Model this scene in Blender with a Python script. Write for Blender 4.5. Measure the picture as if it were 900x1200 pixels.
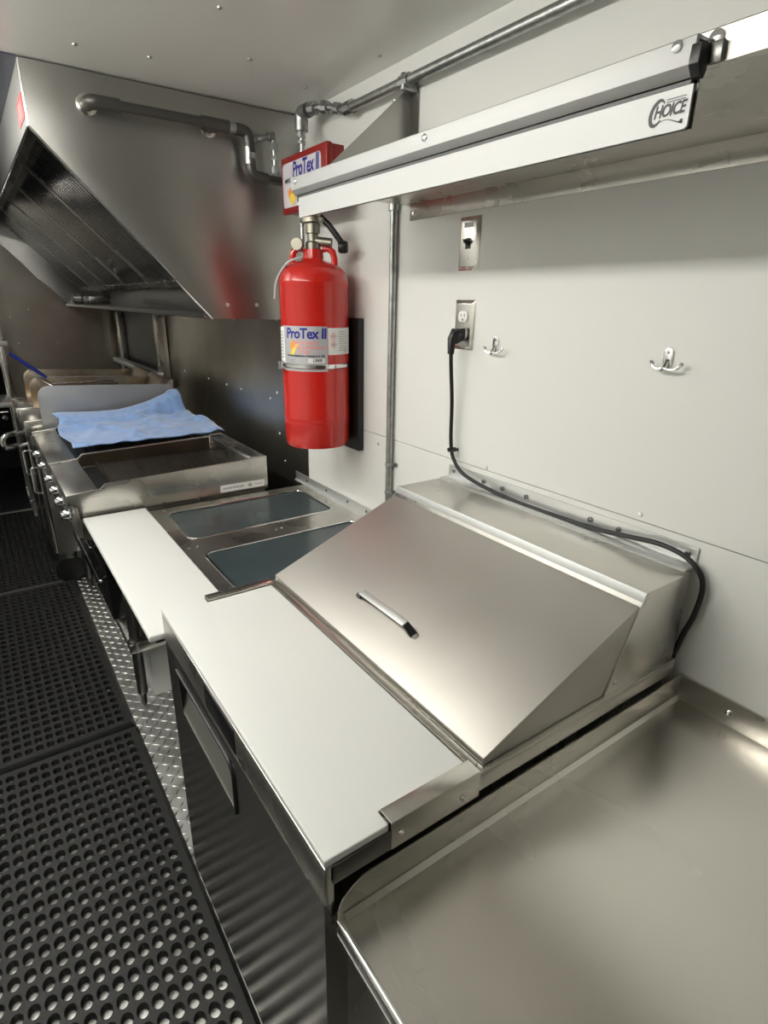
import bpy, bmesh, math, random
from mathutils import Vector, Matrix
random.seed(7)
PI = math.pi
S = 1.12                      # measured layout units -> metres
for o in list(bpy.data.objects): bpy.data.objects.remove(o)
scene = bpy.context.scene
col = scene.collection

# ------------------------------------------------------------------ camera
CAM = (-0.9883, -0.418, 1.4108); YAW, PITCH, ROLL, FPX = -0.6144, -0.3498, 0.0175, 668.4
cd = bpy.data.cameras.new('camera'); cam = bpy.data.objects.new('camera', cd); col.objects.link(cam)
fw = Vector((-math.sin(YAW)*math.cos(PITCH), math.cos(YAW)*math.cos(PITCH), math.sin(PITCH)))
rt0 = Vector((math.cos(YAW), math.sin(YAW), 0)); up0 = rt0.cross(fw)
rt = rt0*math.cos(ROLL)+up0*math.sin(ROLL); up = up0*math.cos(ROLL)-rt0*math.sin(ROLL)
cam.matrix_world = Matrix(((rt.x, up.x, -fw.x, CAM[0]*S), (rt.y, up.y, -fw.y, CAM[1]*S), (rt.z, up.z, -fw.z, CAM[2]*S), (0, 0, 0, 1)))
cd.sensor_fit = 'VERTICAL'; cd.sensor_height = 24; cd.lens = FPX/1200*24; cd.clip_start = .02
scene.camera = cam
# ------------------------------------------------------------------ world and exposure
w = bpy.data.worlds.new('world'); scene.world = w; w.use_nodes = True
w.node_tree.nodes['Background'].inputs[0].default_value = (.9, .95, 1, 1)
w.node_tree.nodes['Background'].inputs[1].default_value = .05
vs = scene.view_settings
vs.view_transform = 'Standard'; vs.look = 'None'; vs.exposure = 0.2; vs.gamma = 1; vs.use_curve_mapping = False
LAMP = 26.0                   # brightness of the ceiling lamps' diffusers

# ------------------------------------------------------------------ materials
M = {}
def mat(name, base, rough=.5, metal=0.0, bump=0.0, bscale=(60, 60, 60), rvar=0.0, rscale=None, cvar=0.0, cscale=6.0, spec=None, coat=0.0, emit=0.0, sheen=0.0, base2=None, aniso=None):
    m = bpy.data.materials.new(name); m.use_nodes = True; nt = m.node_tree; N = nt.nodes; L = nt.links
    b = N['Principled BSDF']; base = tuple(base)+(1,)
    b.inputs['Base Color'].default_value = base; b.inputs['Roughness'].default_value = rough; b.inputs['Metallic'].default_value = metal
    if spec is not None: b.inputs['Specular IOR Level'].default_value = spec
    if coat: b.inputs['Coat Weight'].default_value = coat; b.inputs['Coat Roughness'].default_value = .06
    if sheen: b.inputs['Sheen Weight'].default_value = sheen
    if emit: b.inputs['Emission Color'].default_value = base; b.inputs['Emission Strength'].default_value = emit
    if aniso:
        b.inputs['Anisotropic'].default_value = aniso[0]; b.inputs['Anisotropic Rotation'].default_value = aniso[1]
        tg_ = N.new('ShaderNodeTangent'); tg_.direction_type = 'RADIAL'; tg_.axis = 'Z'; L.new(tg_.outputs[0], b.inputs['Tangent'])
    tc = N.new('ShaderNodeTexCoord')
    def noise(scale, detail=4.0):
        mp = N.new('ShaderNodeMapping'); mp.inputs['Scale'].default_value = scale; L.new(tc.outputs['Object'], mp.inputs[0])
        n = N.new('ShaderNodeTexNoise'); n.inputs['Scale'].default_value = 1.0; n.inputs['Detail'].default_value = detail; L.new(mp.outputs[0], n.inputs['Vector']); return n
    if bump:
        n = noise(bscale); bp = N.new('ShaderNodeBump'); bp.inputs['Strength'].default_value = bump; bp.inputs['Distance'].default_value = .002
        L.new(n.outputs['Fac'], bp.inputs['Height']); L.new(bp.outputs[0], b.inputs['Normal'])
    if rvar:
        n = noise(rscale or bscale); mr = N.new('ShaderNodeMapRange'); mr.inputs[1].default_value = .3; mr.inputs[2].default_value = .7
        mr.inputs[3].default_value = max(.02, rough-rvar); mr.inputs[4].default_value = rough+rvar; L.new(n.outputs['Fac'], mr.inputs[0]); L.new(mr.outputs[0], b.inputs['Roughness'])
    if cvar or base2:
        n = noise((cscale,)*3 if not isinstance(cscale, tuple) else cscale, 6); mr = N.new('ShaderNodeMapRange'); mr.inputs[1].default_value = .35; mr.inputs[2].default_value = .65; L.new(n.outputs['Fac'], mr.inputs[0])
        mx = N.new('ShaderNodeMix'); mx.data_type = 'RGBA'; L.new(mr.outputs[0], mx.inputs['Factor'])
        mx.inputs['A'].default_value = base; mx.inputs['B'].default_value = tuple(base2)+(1,) if base2 else tuple(c*(1-cvar) for c in base[:3])+(1,)
        L.new(mx.outputs['Result'], b.inputs['Base Color'])
    M[name] = m; return m
mat('white_wall', (.80, .805, .775), .38, bump=.04, bscale=(25, 25, 25))
mat('ceiling_white', (.78, .78, .75), .26, bump=.05, bscale=(9, 9, 9), spec=.6)
mat('steel', (.63, .61, .565), .26, 1, bump=.012, bscale=(6, 600, 600), rvar=.05, rscale=(4, 4, 4))
mat('steel_y', (.63, .61, .565), .30, 1, bump=.015, bscale=(600, 6, 600), rvar=.06, rscale=(5, 5, 5))
mat('steel_top', (.74, .715, .66), .25, 1, bump=.012, bscale=(500, 8, 500), rvar=.03, rscale=(6, 2, 6))
mat('steel_door', (.43, .42, .39), .21, 1, bump=.004, bscale=(500, 5, 500), aniso=(.5, .25))
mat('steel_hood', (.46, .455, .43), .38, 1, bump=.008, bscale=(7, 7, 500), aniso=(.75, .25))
mat('fryer_grey', (.36, .37, .38), .5, .6, bump=.02, bscale=(60, 60, 60))
mat('steel_pocket', (.60, .59, .55), .35, 1)
mat('back_unlit_grey', (.16, .16, .15), .5)  # back wall coloured dark for the unlit truck end, which darkens reflections
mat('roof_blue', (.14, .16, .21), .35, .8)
mat('steel_wall', (.60, .57, .50), .33, 1, bump=.03, bscale=(3, 3, 3), aniso=(.5, .25), cvar=.25, cscale=2.5)
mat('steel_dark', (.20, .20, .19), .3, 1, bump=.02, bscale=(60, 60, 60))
mat('rail_metal', (.52, .525, .52), .62, .85, bump=.03, bscale=(900, 5, 900))
mat('rivet_metal', (.85, .85, .83), .42, .8)
mat('grime', (.045, .031, .019), .45, .3, bump=.05, bscale=(40, 40, 40), cvar=.4, cscale=9)
mat('steel_lid', (.58, .56, .52), .52, 1, bump=.02, bscale=(8, 500, 500), rvar=.04, rscale=(3, 5, 3))
mat('aluminium', (.70, .71, .70), .52, 1, bump=.03, bscale=(900, 5, 900))
mat('chrome', (.80, .80, .80), .12, 1)
mat('galvanised', (.47, .485, .475), .38, 1, bump=.05, bscale=(70, 70, 70), cvar=.25, cscale=50)
mat('black_iron', (.10, .098, .09), .42, .7, bump=.06, bscale=(120, 120, 120))
mat('brass_grey', (.30, .285, .235), .4, 1, bump=.02, bscale=(90, 90, 90))
mat('tread_plate', (.76, .76, .73), .38, 1, bump=.08, bscale=(40, 40, 40), rvar=.08, rscale=(15, 15, 15), cvar=.3, cscale=7)
mat('rubber', (.016, .016, .015), .50, bump=.15, bscale=(200, 200, 200), spec=.45)
mat('board_white', (.76, .77, .75), .36, bump=.03, bscale=(70, 70, 70), spec=.4)
mat('slate', (.055, .075, .08), .22, bump=.01, bscale=(40, 40, 40), cvar=.2, cscale=5)
mat('red_paint', (.55, .016, .01), .22, coat=.5)
mat('red_box', (.27, .014, .012), .38)
mat('black_plastic', (.012, .012, .013), .38)
mat('black_gloss', (.01, .01, .012), .14)
mat('logo_grey', (.05, .05, .05), .5)
mat('print_black', (.02, .02, .025), .5)
mat('print_blue', (.012, .018, .27), .4)
mat('print_red', (.75, .07, .06), .45)
mat('print_pink', (.85, .30, .30), .45)
mat('print_orange', (.90, .33, .05), .45)
mat('print_yellow', (.95, .72, .08), .45)
mat('print_grey', (.35, .35, .36), .5)
mat('label_silver', (.52, .52, .54), .42, .3)
mat('label_white', (.82, .82, .80), .45)
mat('label_lilac', (.66, .63, .68), .42)
mat('towel_blue', (.23, .37, .67), .95, bump=.5, bscale=(260, 260, 260), sheen=.5, cvar=.22, cscale=25)
mat('plate_brown', (.020, .013, .008), .5, 0, bump=.1, bscale=(300, 14, 40), rvar=.1, rscale=(60, 6, 6), cvar=.5, cscale=(90, 5, 5))
mat('oil_steel', (.23, .15, .075), .36, 1, bump=.03, bscale=(5, 5, 5), base2=(.36, .34, .30), cscale=7.0)
mat('handle_blue', (.015, .03, .22), .35)
mat('dark_cab', (.012, .013, .016), .6)  # near-black colour standing in for the cab's lack of light
mat('bulkhead_blue', (.10, .12, .16), .35, .5)
mat('outlet_white', (.85, .84, .80), .35)
mat('cord_black', (.010, .010, .011), .42)
mat('carton_red', (.42, .05, .03), .6)
mat('carton_brown', (.20, .09, .04), .6)
mat('lamp_body', (.8, .8, .8), .4)
mat('lamp_glow', (1.0, .975, .91), .5, emit=LAMP)
mat('dim_glow', (1.0, .97, .9), .5, emit=LAMP*.35)

# ------------------------------------------------------------------ mesh helpers (layout units in, metres out)
WORLD = {}
class MB:
    def __init__(s): s.bm = bmesh.new()
    def _merge(s, b):
        me = bpy.data.meshes.new('t'); b.to_mesh(me); b.free(); s.bm.from_mesh(me); bpy.data.meshes.remove(me); return s
    def box(s, x0, x1, y0, y1, z0, z1, bev=0.0, seg=2):
        return s.prism([(x0, y0), (x1, y0), (x1, y1), (x0, y1)], 'z', z0, z1, bev, seg)
    def prism(s, poly, axis, a0, a1, bev=0.0, seg=2):
        b = bmesh.new()
        def P(p, a): return {'x': (a, p[0], p[1]), 'y': (p[0], a, p[1]), 'z': (p[0], p[1], a)}[axis]
        v0 = [b.verts.new(P(p, a0)) for p in poly]; v1 = [b.verts.new(P(p, a1)) for p in poly]; n = len(poly)
        b.faces.new(v0); b.faces.new(v1[::-1])
        for i in range(n): b.faces.new((v0[i], v1[i], v1[(i+1) % n], v0[(i+1) % n]))
        bmesh.ops.recalc_face_normals(b, faces=b.faces)
        if bev: bmesh.ops.bevel(b, geom=b.edges[:], offset=bev, segments=seg, affect='EDGES', profile=.5)
        return s._merge(b)
    def hexa(s, pts, bev=0.0):
        b = bmesh.new(); v = [b.verts.new(p) for p in pts]
        for f in ((0, 1, 2, 3), (7, 6, 5, 4), (0, 4, 5, 1), (1, 5, 6, 2), (2, 6, 7, 3), (3, 7, 4, 0)): b.faces.new([v[i] for i in f])
        bmesh.ops.recalc_face_normals(b, faces=b.faces)
        if bev: bmesh.ops.bevel(b, geom=b.edges[:], offset=bev, segments=2, affect='EDGES', profile=.5)
        return s._merge(b)
    def tube(s, pts, r, n=12, closed=False, flat=1.0):
        pts = [Vector(p) for p in pts]; b = bmesh.new(); rings = []; m = len(pts); u = None
        for i, p in enumerate(pts):
            if closed: t = pts[(i+1) % m]-pts[i-1]
            else: t = (pts[min(i+1, m-1)]-pts[max(i-1, 0)])
            t.normalize()
            if u is None:
                u = t.orthogonal().normalized()
                if abs(t.z) < .95: u = Vector((0, 0, 1)).cross(t).normalized()
            else: u = (u-t*u.dot(t)).normalized()
            v = t.cross(u); rr = r[i] if isinstance(r, (list, tuple)) else r
            rings.append([b.verts.new(p+u*rr*math.cos(2*PI*k/n)+v*rr*flat*math.sin(2*PI*k/n)) for k in range(n)])
        for i in range(m if closed else m-1):
            A, B = rings[i], rings[(i+1) % m]
            for k in range(n): b.faces.new((A[k], A[(k+1) % n], B[(k+1) % n], B[k]))
        if not closed: b.faces.new(rings[0][::-1]); b.faces.new(rings[-1])
        bmesh.ops.recalc_face_normals(b, faces=b.faces)
        return s._merge(b)
    def cyl(s, p0, p1, r, n=16): return s.tube([p0, p1], r, n)
    def lathe(s, prof, c, n=32, d=(0, 0, 1)):
        d = Vector(d).normalized(); q = Vector((0, 0, 1)).rotation_difference(d); b = bmesh.new(); rings = []
        for r, z in prof:
            rings.append([b.verts.new(Vector(c)+q @ Vector((max(r, 1e-4)*math.cos(2*PI*k/n), max(r, 1e-4)*math.sin(2*PI*k/n), z))) for k in range(n)])
        for A, B in zip(rings, rings[1:]):
            for k in range(n): b.faces.new((A[k], A[(k+1) % n], B[(k+1) % n], B[k]))
        b.faces.new(rings[0][::-1]); b.faces.new(rings[-1]); bmesh.ops.recalc_face_normals(b, faces=b.faces)
        return s._merge(b)
    def raw(s, vs_, fs):
        v = [s.bm.verts.new(p) for p in vs_]
        for f in fs: s.bm.faces.new([v[i] for i in f])
        return s
    def build(s, name, m, parent=None, origin=None, angle=35):
        bm = s.bm
        for v in bm.verts: v.co *= S
        bm.normal_update(); lim = math.radians(angle)
        for f in bm.faces: f.smooth = True
        for e in bm.edges:
            if len(e.link_faces) == 2 and e.calc_face_angle(0) > lim: e.smooth = False
        if parent is not None: off = WORLD[parent.name]
        elif origin is not None: off = Vector(origin)*S
        else:
            lo = [min(v.co[i] for v in bm.verts) for i in range(3)]; hi = [max(v.co[i] for v in bm.verts) for i in range(3)]
            off = Vector(((lo[0]+hi[0])/2, (lo[1]+hi[1])/2, lo[2]))
        for v in bm.verts: v.co -= off
        me = bpy.data.meshes.new(name); bm.to_mesh(me); bm.free(); me.materials.append(M[m])
        o = bpy.data.objects.new(name, me); col.objects.link(o); WORLD[o.name] = off.copy()
        if parent is not None: o.parent = parent
        else: o.location = off
        return o
def tag(o, label, cat, group=None):
    o['label'] = label; o['category'] = cat
    if group: o['group'] = group
    return o
def struct(o, label=None):
    o['kind'] = 'structure'
    if label: o['label'] = label
    return o
def thing(name, loc, label, cat, group=None):
    o = bpy.data.objects.new(name, None); col.objects.link(o); o.location = Vector(loc)*S; o.empty_display_size = .05
    WORLD[o.name] = Vector(loc)*S; return tag(o, label, cat, group)
def copy_obj(o, dx=(0, 0, 0), parent='same'):
    c = o.copy(); col.objects.link(c); d = Vector(dx)*S
    if parent != 'same': c.parent = parent
    if c.parent is None or parent == 'same': c.location = o.location+d
    WORLD[c.name] = WORLD[o.name]+d
    return c
def text2d(body, size, shear=0.0, bold=0.0, xs=1.0):
    cu = bpy.data.curves.new('t', 'FONT'); cu.body = body; cu.size = size; cu.shear = shear; cu.offset = bold; cu.align_x = 'CENTER'; cu.align_y = 'CENTER'; cu.resolution_u = 3; cu.space_character = .93
    ob = bpy.data.objects.new('t', cu); col.objects.link(ob); bpy.context.view_layer.update()
    me = bpy.data.meshes.new_from_object(ob.evaluated_get(bpy.context.evaluated_depsgraph_get()))
    v = [(p.co.x*xs, p.co.y) for p in me.vertices]; f = [tuple(p.vertices) for p in me.polygons]
    bpy.data.objects.remove(ob); bpy.data.meshes.remove(me); bpy.data.curves.remove(cu); return v, f
def put2d(mb, vf, fn): mb.raw([fn(x, y) for x, y in vf[0]], vf[1]); return mb
def rect2d(x0, x1, y0, y1, n=1):
    v = []; f = []
    for i in range(n+1):
        x = x0+(x1-x0)*i/n; v += [(x, y0), (x, y1)]
    for i in range(n): f.append((2*i, 2*i+2, 2*i+3, 2*i+1))
    return v, f
def poly2d(pts): return pts, [tuple(range(len(pts)))]
def fillet(pts, r, n=5):
    out = []; pts = [Vector(p) for p in pts]
    for i, p in enumerate(pts):
        if i in (0, len(pts)-1): out.append(p); continue
        a = (pts[i-1]-p); b = (pts[i+1]-p); rr = min(r, a.length*.45, b.length*.45); A = p+a.normalized()*rr; B = p+b.normalized()*rr
        for k in range(n+1):
            t = k/n; out.append(A*(1-t)**2+p*2*t*(1-t)+B*t*t)
    return out
def bezier(pts, n=10):
    pts = [Vector(p) for p in pts]; out = []
    P = [pts[0]]+pts+[pts[-1]]
    for i in range(1, len(P)-2):
        p0, p1, p2, p3 = P[i-1:i+3]
        for k in range(n):
            t = k/n; out.append(.5*((2*p1)+(p2-p0)*t+(2*p0-5*p1+4*p2-p3)*t*t+(3*p1-p0-3*p2+p3)*t**3))
    out.append(pts[-1]); return out

# ------------------------------------------------------------------ the room
XL, YB, YF, ZC, YH = -1.95, -2.3, 5.4, 1.968, 1.491
fl = struct(MB().box(XL, .05, YB, YF, -.05, 0).build('floor', 'tread_plate', origin=(0, 0, 0)), 'diamond tread plate aluminium floor')
def lug_field(x0, x1, y0, y1):
    vs_, fs = [], []; p = .0265; j = 0; y = y0
    while y < y1:
        i = 0; x = x0
        while x < x1:
            s = 1 if (i+j) % 2 else -1; a = s*PI/4+.12; c, q = math.cos(a), math.sin(a); b = len(vs_)
            for u, v, z in ((-.0150, 0, .0002), (0, -.0040, .0002), (.0150, 0, .0002), (0, .0040, .0002), (-.007, 0, .0026), (.007, 0, .0026)): vs_.append((x+u*c-v*q, y+u*q+v*c, z))
            fs += [(b, b+1, b+4), (b+1, b+2, b+5), (b+1, b+5, b+4), (b+2, b+3, b+5), (b+3, b, b+4), (b+3, b+4, b+5)]
            x += p; i += 1
        y += p; j += 1
    return MB().raw(vs_, fs)
lg = lug_field(-.80, -.36, .45, 3.05).build('tread_lugs', 'tread_plate', fl, angle=20); lg['kind'] = 'stuff'
cl = struct(MB().box(XL, .05, YB, YF, ZC, ZC+.05).build('ceiling', 'ceiling_white', origin=(0, 0, ZC)), 'glossy white panel ceiling')
sc = MB().lathe([(.006, -.002), (.006, -.0005), (.004, .0)], (0, 0, 0), 10)
def ceil_screw(x, y, first=[None]):
    if first[0] is None: first[0] = MB().lathe([(.003, -.004), (.005, -.003), (.006, 0)], (x, y, ZC), 10).build('screw', 'galvanised', cl); first.append((x, y))
    else: copy_obj(first[0], (x-first[1][0], y-first[1][1], 0))
for x, y in ((-.30, 1.16), (-.50, 1.30), (-.66, 1.33), (-.1, 1.25), (-.06, .95), (-.45, .95)): ceil_screw(x, y)
wr = struct(MB().box(.006, .06, YB, YF, 0, ZC).build('wall_right', 'white_wall', origin=(.006, 0, 0)), 'white panelled wall with outlets and hooks')
MB().box(0, .006, YB, YH, 1.0302, ZC).build('wall_panel', 'white_wall', wr)
MB().box(.0005, .006, YB, YH, 0, 1.028).build('wall_panel', 'white_wall', wr)
sp = MB().box(-.0015, .006, YH, YF, 0, ZC).build('steel_panel', 'steel_wall', wr); sp['label'] = 'dark smoky stainless steel splash panel'
rv = MB().lathe([(.0055, 0), (.0045, .0025), (.002, .0035)], (-.0015, 1.72, 1.348), 10, (-1, 0, 0)).build('rivet', 'rivet_metal', wr)
for y, z in [(1.62, 1.348), (2.165, 1.335), (2.6, 1.325), (3.0, 1.32), (3.45, 1.315), (1.70, .79), (1.743, .898), (1.749, 1.065), (1.82, 1.032), (2.14, 1.031), (2.324, 1.031), (2.585, 1.03), (3.0, 1.03), (3.5, 1.1), (3.9, 1.1), (4.6, 1.25)]:
    copy_obj(rv, (0, y-1.72, z-1.348))
for y, z in [(.549, 1.036), (.136, 1.042), (.86, 1.896), (1.02, 1.0)]:
    copy_obj(rv, (.0015, y-1.72, z-1.348))
struct(MB().box(XL-.06, XL, YB, YF, 0, ZC).build('wall_left', 'white_wall'), 'white wall across the aisle')
struct(MB().box(XL, .05, YB-.06, YB, 0, ZC).build('wall_back', 'back_unlit_grey'), 'wall behind the worktable, coloured dark grey for the unlit end')
struct(MB().box(XL, .05, YF, YF+.06, 0, ZC).build('wall_far', 'dark_cab'), 'end wall coloured black for the unlit cab beyond the kitchen')  # the black colour takes the place of darkness in the cab
wf = struct(MB().box(-.80, .0, 4.60, 4.64, 0, ZC).build('wall_far_end', 'steel_wall'), 'stainless steel end wall behind the fryers')
for y_, z_ in ((-.70, 1.10), (-.45, 1.10), (-.72, 1.28), (-.2, 1.30), (-.6, 1.33)): MB().lathe([(.0065, 0), (.005, .003)], (y_, 4.60, z_), 10, (0, -1, 0)).build('rivet', 'rivet_metal', wf)
struct(MB().box(XL, -.74, 4.085, 4.115, 0, .012, .003).build('trim_1', 'aluminium'), 'bright aluminium threshold strip across the floor')
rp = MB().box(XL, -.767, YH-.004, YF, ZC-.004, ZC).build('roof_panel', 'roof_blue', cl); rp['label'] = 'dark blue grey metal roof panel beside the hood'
tag(MB().box(XL+.02, -.805, 4.15, YF-.02, .001, .006).build('cab_dark_sheet', 'dark_cab'), 'black sheet for the unlit cab floor beyond the aluminium threshold', 'dark sheet')  # added dark sheet: shade of the unlit cab put into its colour

# ceiling lamps: the light of the place
def ceiling_lamp(y0, y1, label, glow='lamp_glow', x=-1.23):
    t = thing('ceiling_lamp', (x, (y0+y1)/2, ZC-.03), label, 'lamp')
    MB().box(x-.06, x+.06, y0, y1, ZC-.018, ZC-.001, .004).build('lamp_housing', 'lamp_body', t)
    MB().prism([(x-.05, ZC-.019), (x-.035, ZC-.070), (x+.035, ZC-.070), (x+.05, ZC-.019)], 'y', y0+.01, y1-.01).build('diffuser', glow, t)
ceiling_lamp(.02, 1.45, 'long white ceiling lamp over the aisle beside the prep refrigerator')
ceiling_lamp(1.75, 2.9, 'long white ceiling lamp over the aisle beside the far griddle and fryers')

# ------------------------------------------------------------------ rubber mats
def make_mat(x0, x1, y0, y1):
    vs_, fs = [], []; h = .020; bd = .026; nx = round((x1-x0-2*bd)/.0305); ny = round((y1-y0-2*bd)/.041)
    px = (x1-x0-2*bd)/nx; py = (y1-y0-2*bd)/ny; n = 16
    sq = []
    for k in range(n):
        a = 2*PI*k/n; c, s = math.cos(a), math.sin(a); m = max(abs(c), abs(s)); sq.append((c/m, s/m, c, s))
    for i in range(nx):
        for j in range(ny):
            cx = x0+bd+(i+.5)*px; cy = y0+bd+(j+.5)*py; b = len(vs_)
            for a, c, e, g in sq: vs_.append((cx+a*px/2, cy+c*py/2, h))
            for a, c, e, g in sq: vs_.append((cx+e*.0126, cy+g*.0166, h))
            for a, c, e, g in sq: vs_.append((cx+e*.0114, cy+g*.0152, h-.0014))
            for a, c, e, g in sq: vs_.append((cx+e*.0108, cy+g*.0146, 0.0006))
            for r in range(3):
                for k in range(n):
                    k2 = (k+1) % n; fs.append((b+r*n+k, b+r*n+k2, b+(r+1)*n+k2, b+(r+1)*n+k))
    mb = MB().raw(vs_, fs); e = .012
    def bar(a0, a1, b0, b1): return [(a0, b0, h), (a1, b0, h), (a1, b1, h), (a0, b1, h)]
    X0, X1, Y0, Y1 = x0+bd, x1-bd, y0+bd, y1-bd
    I = [(X0, Y0), (X1, Y0), (X1, Y1), (X0, Y1)]; T = [(x0+e, y0+e), (x1-e, y0+e), (x1-e, y1-e), (x0+e, y1-e)]; O = [(x0, y0), (x1, y0), (x1, y1), (x0, y1)]
    V = [(a, b, h) for a, b in I]+[(a, b, h) for a, b in T]+[(a, b, .004) for a, b in O]+[(a, b, .0005) for a, b in O]
    F = []
    for r in range(3):
        for k in range(4): F.append((4*r+k, 4*r+(k+1) % 4, 4*r+4+(k+1) % 4, 4*r+4+k))
    return mb.raw(V, F)
m1 = make_mat(-1.70, -.751, .062, 1.392).build('rubber_mat', 'rubber', angle=40)
tag(m1, 'black perforated rubber mat in the aisle beside the prep refrigerator', 'mat', 'rubber aisle mats')
m2 = copy_obj(m1, (-.003, 1.338, 0)); tag(m2, 'black perforated rubber mat in the aisle beside the griddle stand', 'mat', 'rubber aisle mats')
m3 = copy_obj(m1, (-.055, 2.672, 0)); tag(m3, 'black perforated rubber mat reaching the aluminium threshold beside the fryers', 'mat', 'rubber aisle mats')
m4 = copy_obj(m1, (.002, -1.342, 0)); tag(m4, 'black perforated rubber mat in front of the worktable', 'mat', 'rubber aisle mats')

# ------------------------------------------------------------------ prep refrigerator
FZ = .107; FN, FF = .0, .682
t = thing('prep_refrigerator', (-.4, .34, 0), 'stainless sandwich prep refrigerator with sloping lid beside the worktable', 'refrigerator')
MB().box(-.735, -.035, .014, .672, FZ, .785, .003).build('body', 'steel', t)
MB().prism([(-.767, .745), (-.767, .8045), (-.755, .8045), (-.755, .745)], 'y', FN, FF, .0015).build('fascia', 'steel_y', t)
d = MB()
# door with a real recessed pull pocket
y0, y1, z0, z1, xf, xb = .004, .678, FZ+.004, .741, -.767, -.7355
hy0, hy1, hz0, hz1 = .300, .607, .612, .716
d.box(xf, xb, y0, hy0, z0, z1); d.box(xf, xb, hy1, y1, z0, z1); d.box(xf, xb, hy0, hy1, z0, hz0); d.box(xf, xb, hy0, hy1, hz1, z1)
do = d.build('door', 'steel_door', t)
MB().prism([(-.7655, hz0+.0005), (-.7400, hz1-.012), (-.7400, hz0+.0005)], 'y', hy0+.0008, hy1-.0008).build('pocket_slope', 'steel_pocket', do)
MB().box(-.7395, -.7375, hy0+.001, hy1-.001, hz0+.001, hz1-.001).box(-.766, -.7395, hy1-.0006, hy1+.0002, hz0+.001, hz1-.001).build('pocket', 'black_plastic', do)
MB().tube(fillet([(-.768, hy1, hz1-.003), (-.768, hy0+.02, hz1-.003), (-.768, hy0+.002, hz1-.018), (-.768, hy0+.002, hz0+.002)], .01), .0035, 8).build('pull_edge', 'black_plastic', do)
MB().box(-.7685, -.7665, .281, .419, .752, .800, .0006).build('control_window', 'black_gloss', t)
dk = MB()
dk.box(-.760, -.035, FN, FF, .780, .8045, .001)
dk.box(-.533, -.035, FN+.0005, FF-.0005, .8045, .8103, .001)
dk.box(-.532, -.519, FN+.012, FF-.012, .8103, .8185, .0012)
dk.build('deck', 'steel_y', t)
MB().box(-.757, -.530, FN-.0015, .012, .775, .8045, .001).build('side_rail', 'steel_dark', t)
for nm, ya, yb, yo in (('board_clip', FN-.003, .0225, -1), ('board_clip', FF-.022, FF+.003, 1)):
    c = MB()
    c.box(-.676, -.528, ya, yb, .8172, .8205, .001)
    if yo < 0: c.box(-.676, -.528, ya-.0005, ya+.0018, .777, .8195, .0006)
    else: c.box(-.676, -.528, yb-.0018, yb+.0005, .777, .8195, .0006)
    cp = c.build(nm, 'steel', t)
    if yo < 0:
        for sx, sz in ((-.558, .791), (-.662, .797)): MB().lathe([(.0045, 0), (.004, .002), (.0015, .003)], (sx, ya, sz), 10, (0, -1, 0)).build('screw', 'chrome', cp)
# lid: folded sheet wedge
ld = MB().prism([(-.5125, .8125), (-.5125, .8248), (-.1795, .9588), (-.2445, .8125)], 'y', .008, .6835, .0012).build('lid', 'steel_lid', t)
lt = Vector((.3352, 0, .1341)).normalized(); ln = Vector((-lt.z, 0, lt.x))
def onlid(x, y, h): return Vector((x, y, .8248+(x+.5123)*.1341/.3352))+ln*h
hd = MB()
hd.hexa([onlid(-.441, .285, .018), onlid(-.441, .430, .018), onlid(-.427, .430, .018), onlid(-.427, .285, .018), onlid(-.441, .285, .0215), onlid(-.441, .430, .0215), onlid(-.427, .430, .0215), onlid(-.427, .285, .0215)], .001)
h_ = hd.build('lid_handle', 'aluminium', ld)
for ya, yb in ((.287, .270), (.428, .445)):
    MB().hexa([onlid(-.440, ya-.004, .019), onlid(-.440, ya+.004, .019), onlid(-.428, ya+.004, .019), onlid(-.428, ya-.004, .019), onlid(-.441, yb-.005, .0005), onlid(-.441, yb+.005, .0005), onlid(-.427, yb+.005, .0005), onlid(-.427, yb-.005, .0005)]).build('handle_foot', 'black_plastic', ld)
    MB().lathe([(.0075, 0), (.0075, .0016), (.004, .0022)], onlid(-.434, yb-.004 if yb < .3 else yb+.003, .0005), 12, ln).build('handle_foot_pad', 'chrome', ld)
hs = MB().prism([(-.238, .8103), (-.1695, .9803), (-.035, .9803), (-.035, .8103)], 'y', .0065, .684, .001).build('rear_housing', 'steel_y', t)
MB().prism([(-.1775, .9585), (-.1710, .9812), (-.1655, .9812), (-.1685, .9585)], 'y', .005, .6855, .0006).build('hinge_lip', 'aluminium', t)
fg = MB().prism([(-.038, .9806), (-.030, .9845), (-.0035, .9845), (-.0035, 1.016), (-.0012, 1.016), (-.0012, .979), (-.038, .979)], 'y', .016, .681).build('wall_flange', 'aluminium', t)
bo = MB().lathe([(.0055, 0), (.0055, .003), (.003, .004)], (-.0035, .66, 1.0), 8, (-1, 0, 0)).build('bolt', 'steel_dark', t)
for y in (.55, .486, .411, .238, .172, .033): copy_obj(bo, (0, y-.66, 0))
MB().lathe([(.005, 0), (.0035, .002)], (-.215, .0065, .828), 8, (0, -1, 0)).build('screw', 'chrome', t)
for cx, cy in ((-.70, .07), (-.70, .61), (-.10, .07), (-.10, .61)):
    c = MB().cyl((cx, cy-.012, .045), (cx, cy+.012, .045), .044, 20).build('caster', 'black_plastic', t)
    MB().box(cx-.025, cx+.025, cy-.018, cy+.018, .085, FZ+.001, .002).build('caster_plate', 'chrome', c)
bpoly = [(-.767, FN+.0005), (-.6775, FN+.0005), (-.6775, .0235), (-.5335, .0235), (-.5335, .659), (-.6775, .659), (-.6775, FF-.0005), (-.767, FF-.0005)]
tag(MB().prism(bpoly, 'z', .805, .8166, .002, 3).build('cutting_board', 'board_white'), 'white notched cutting board on the prep refrigerator in front of its sloping lid', 'cutting board')

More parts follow.
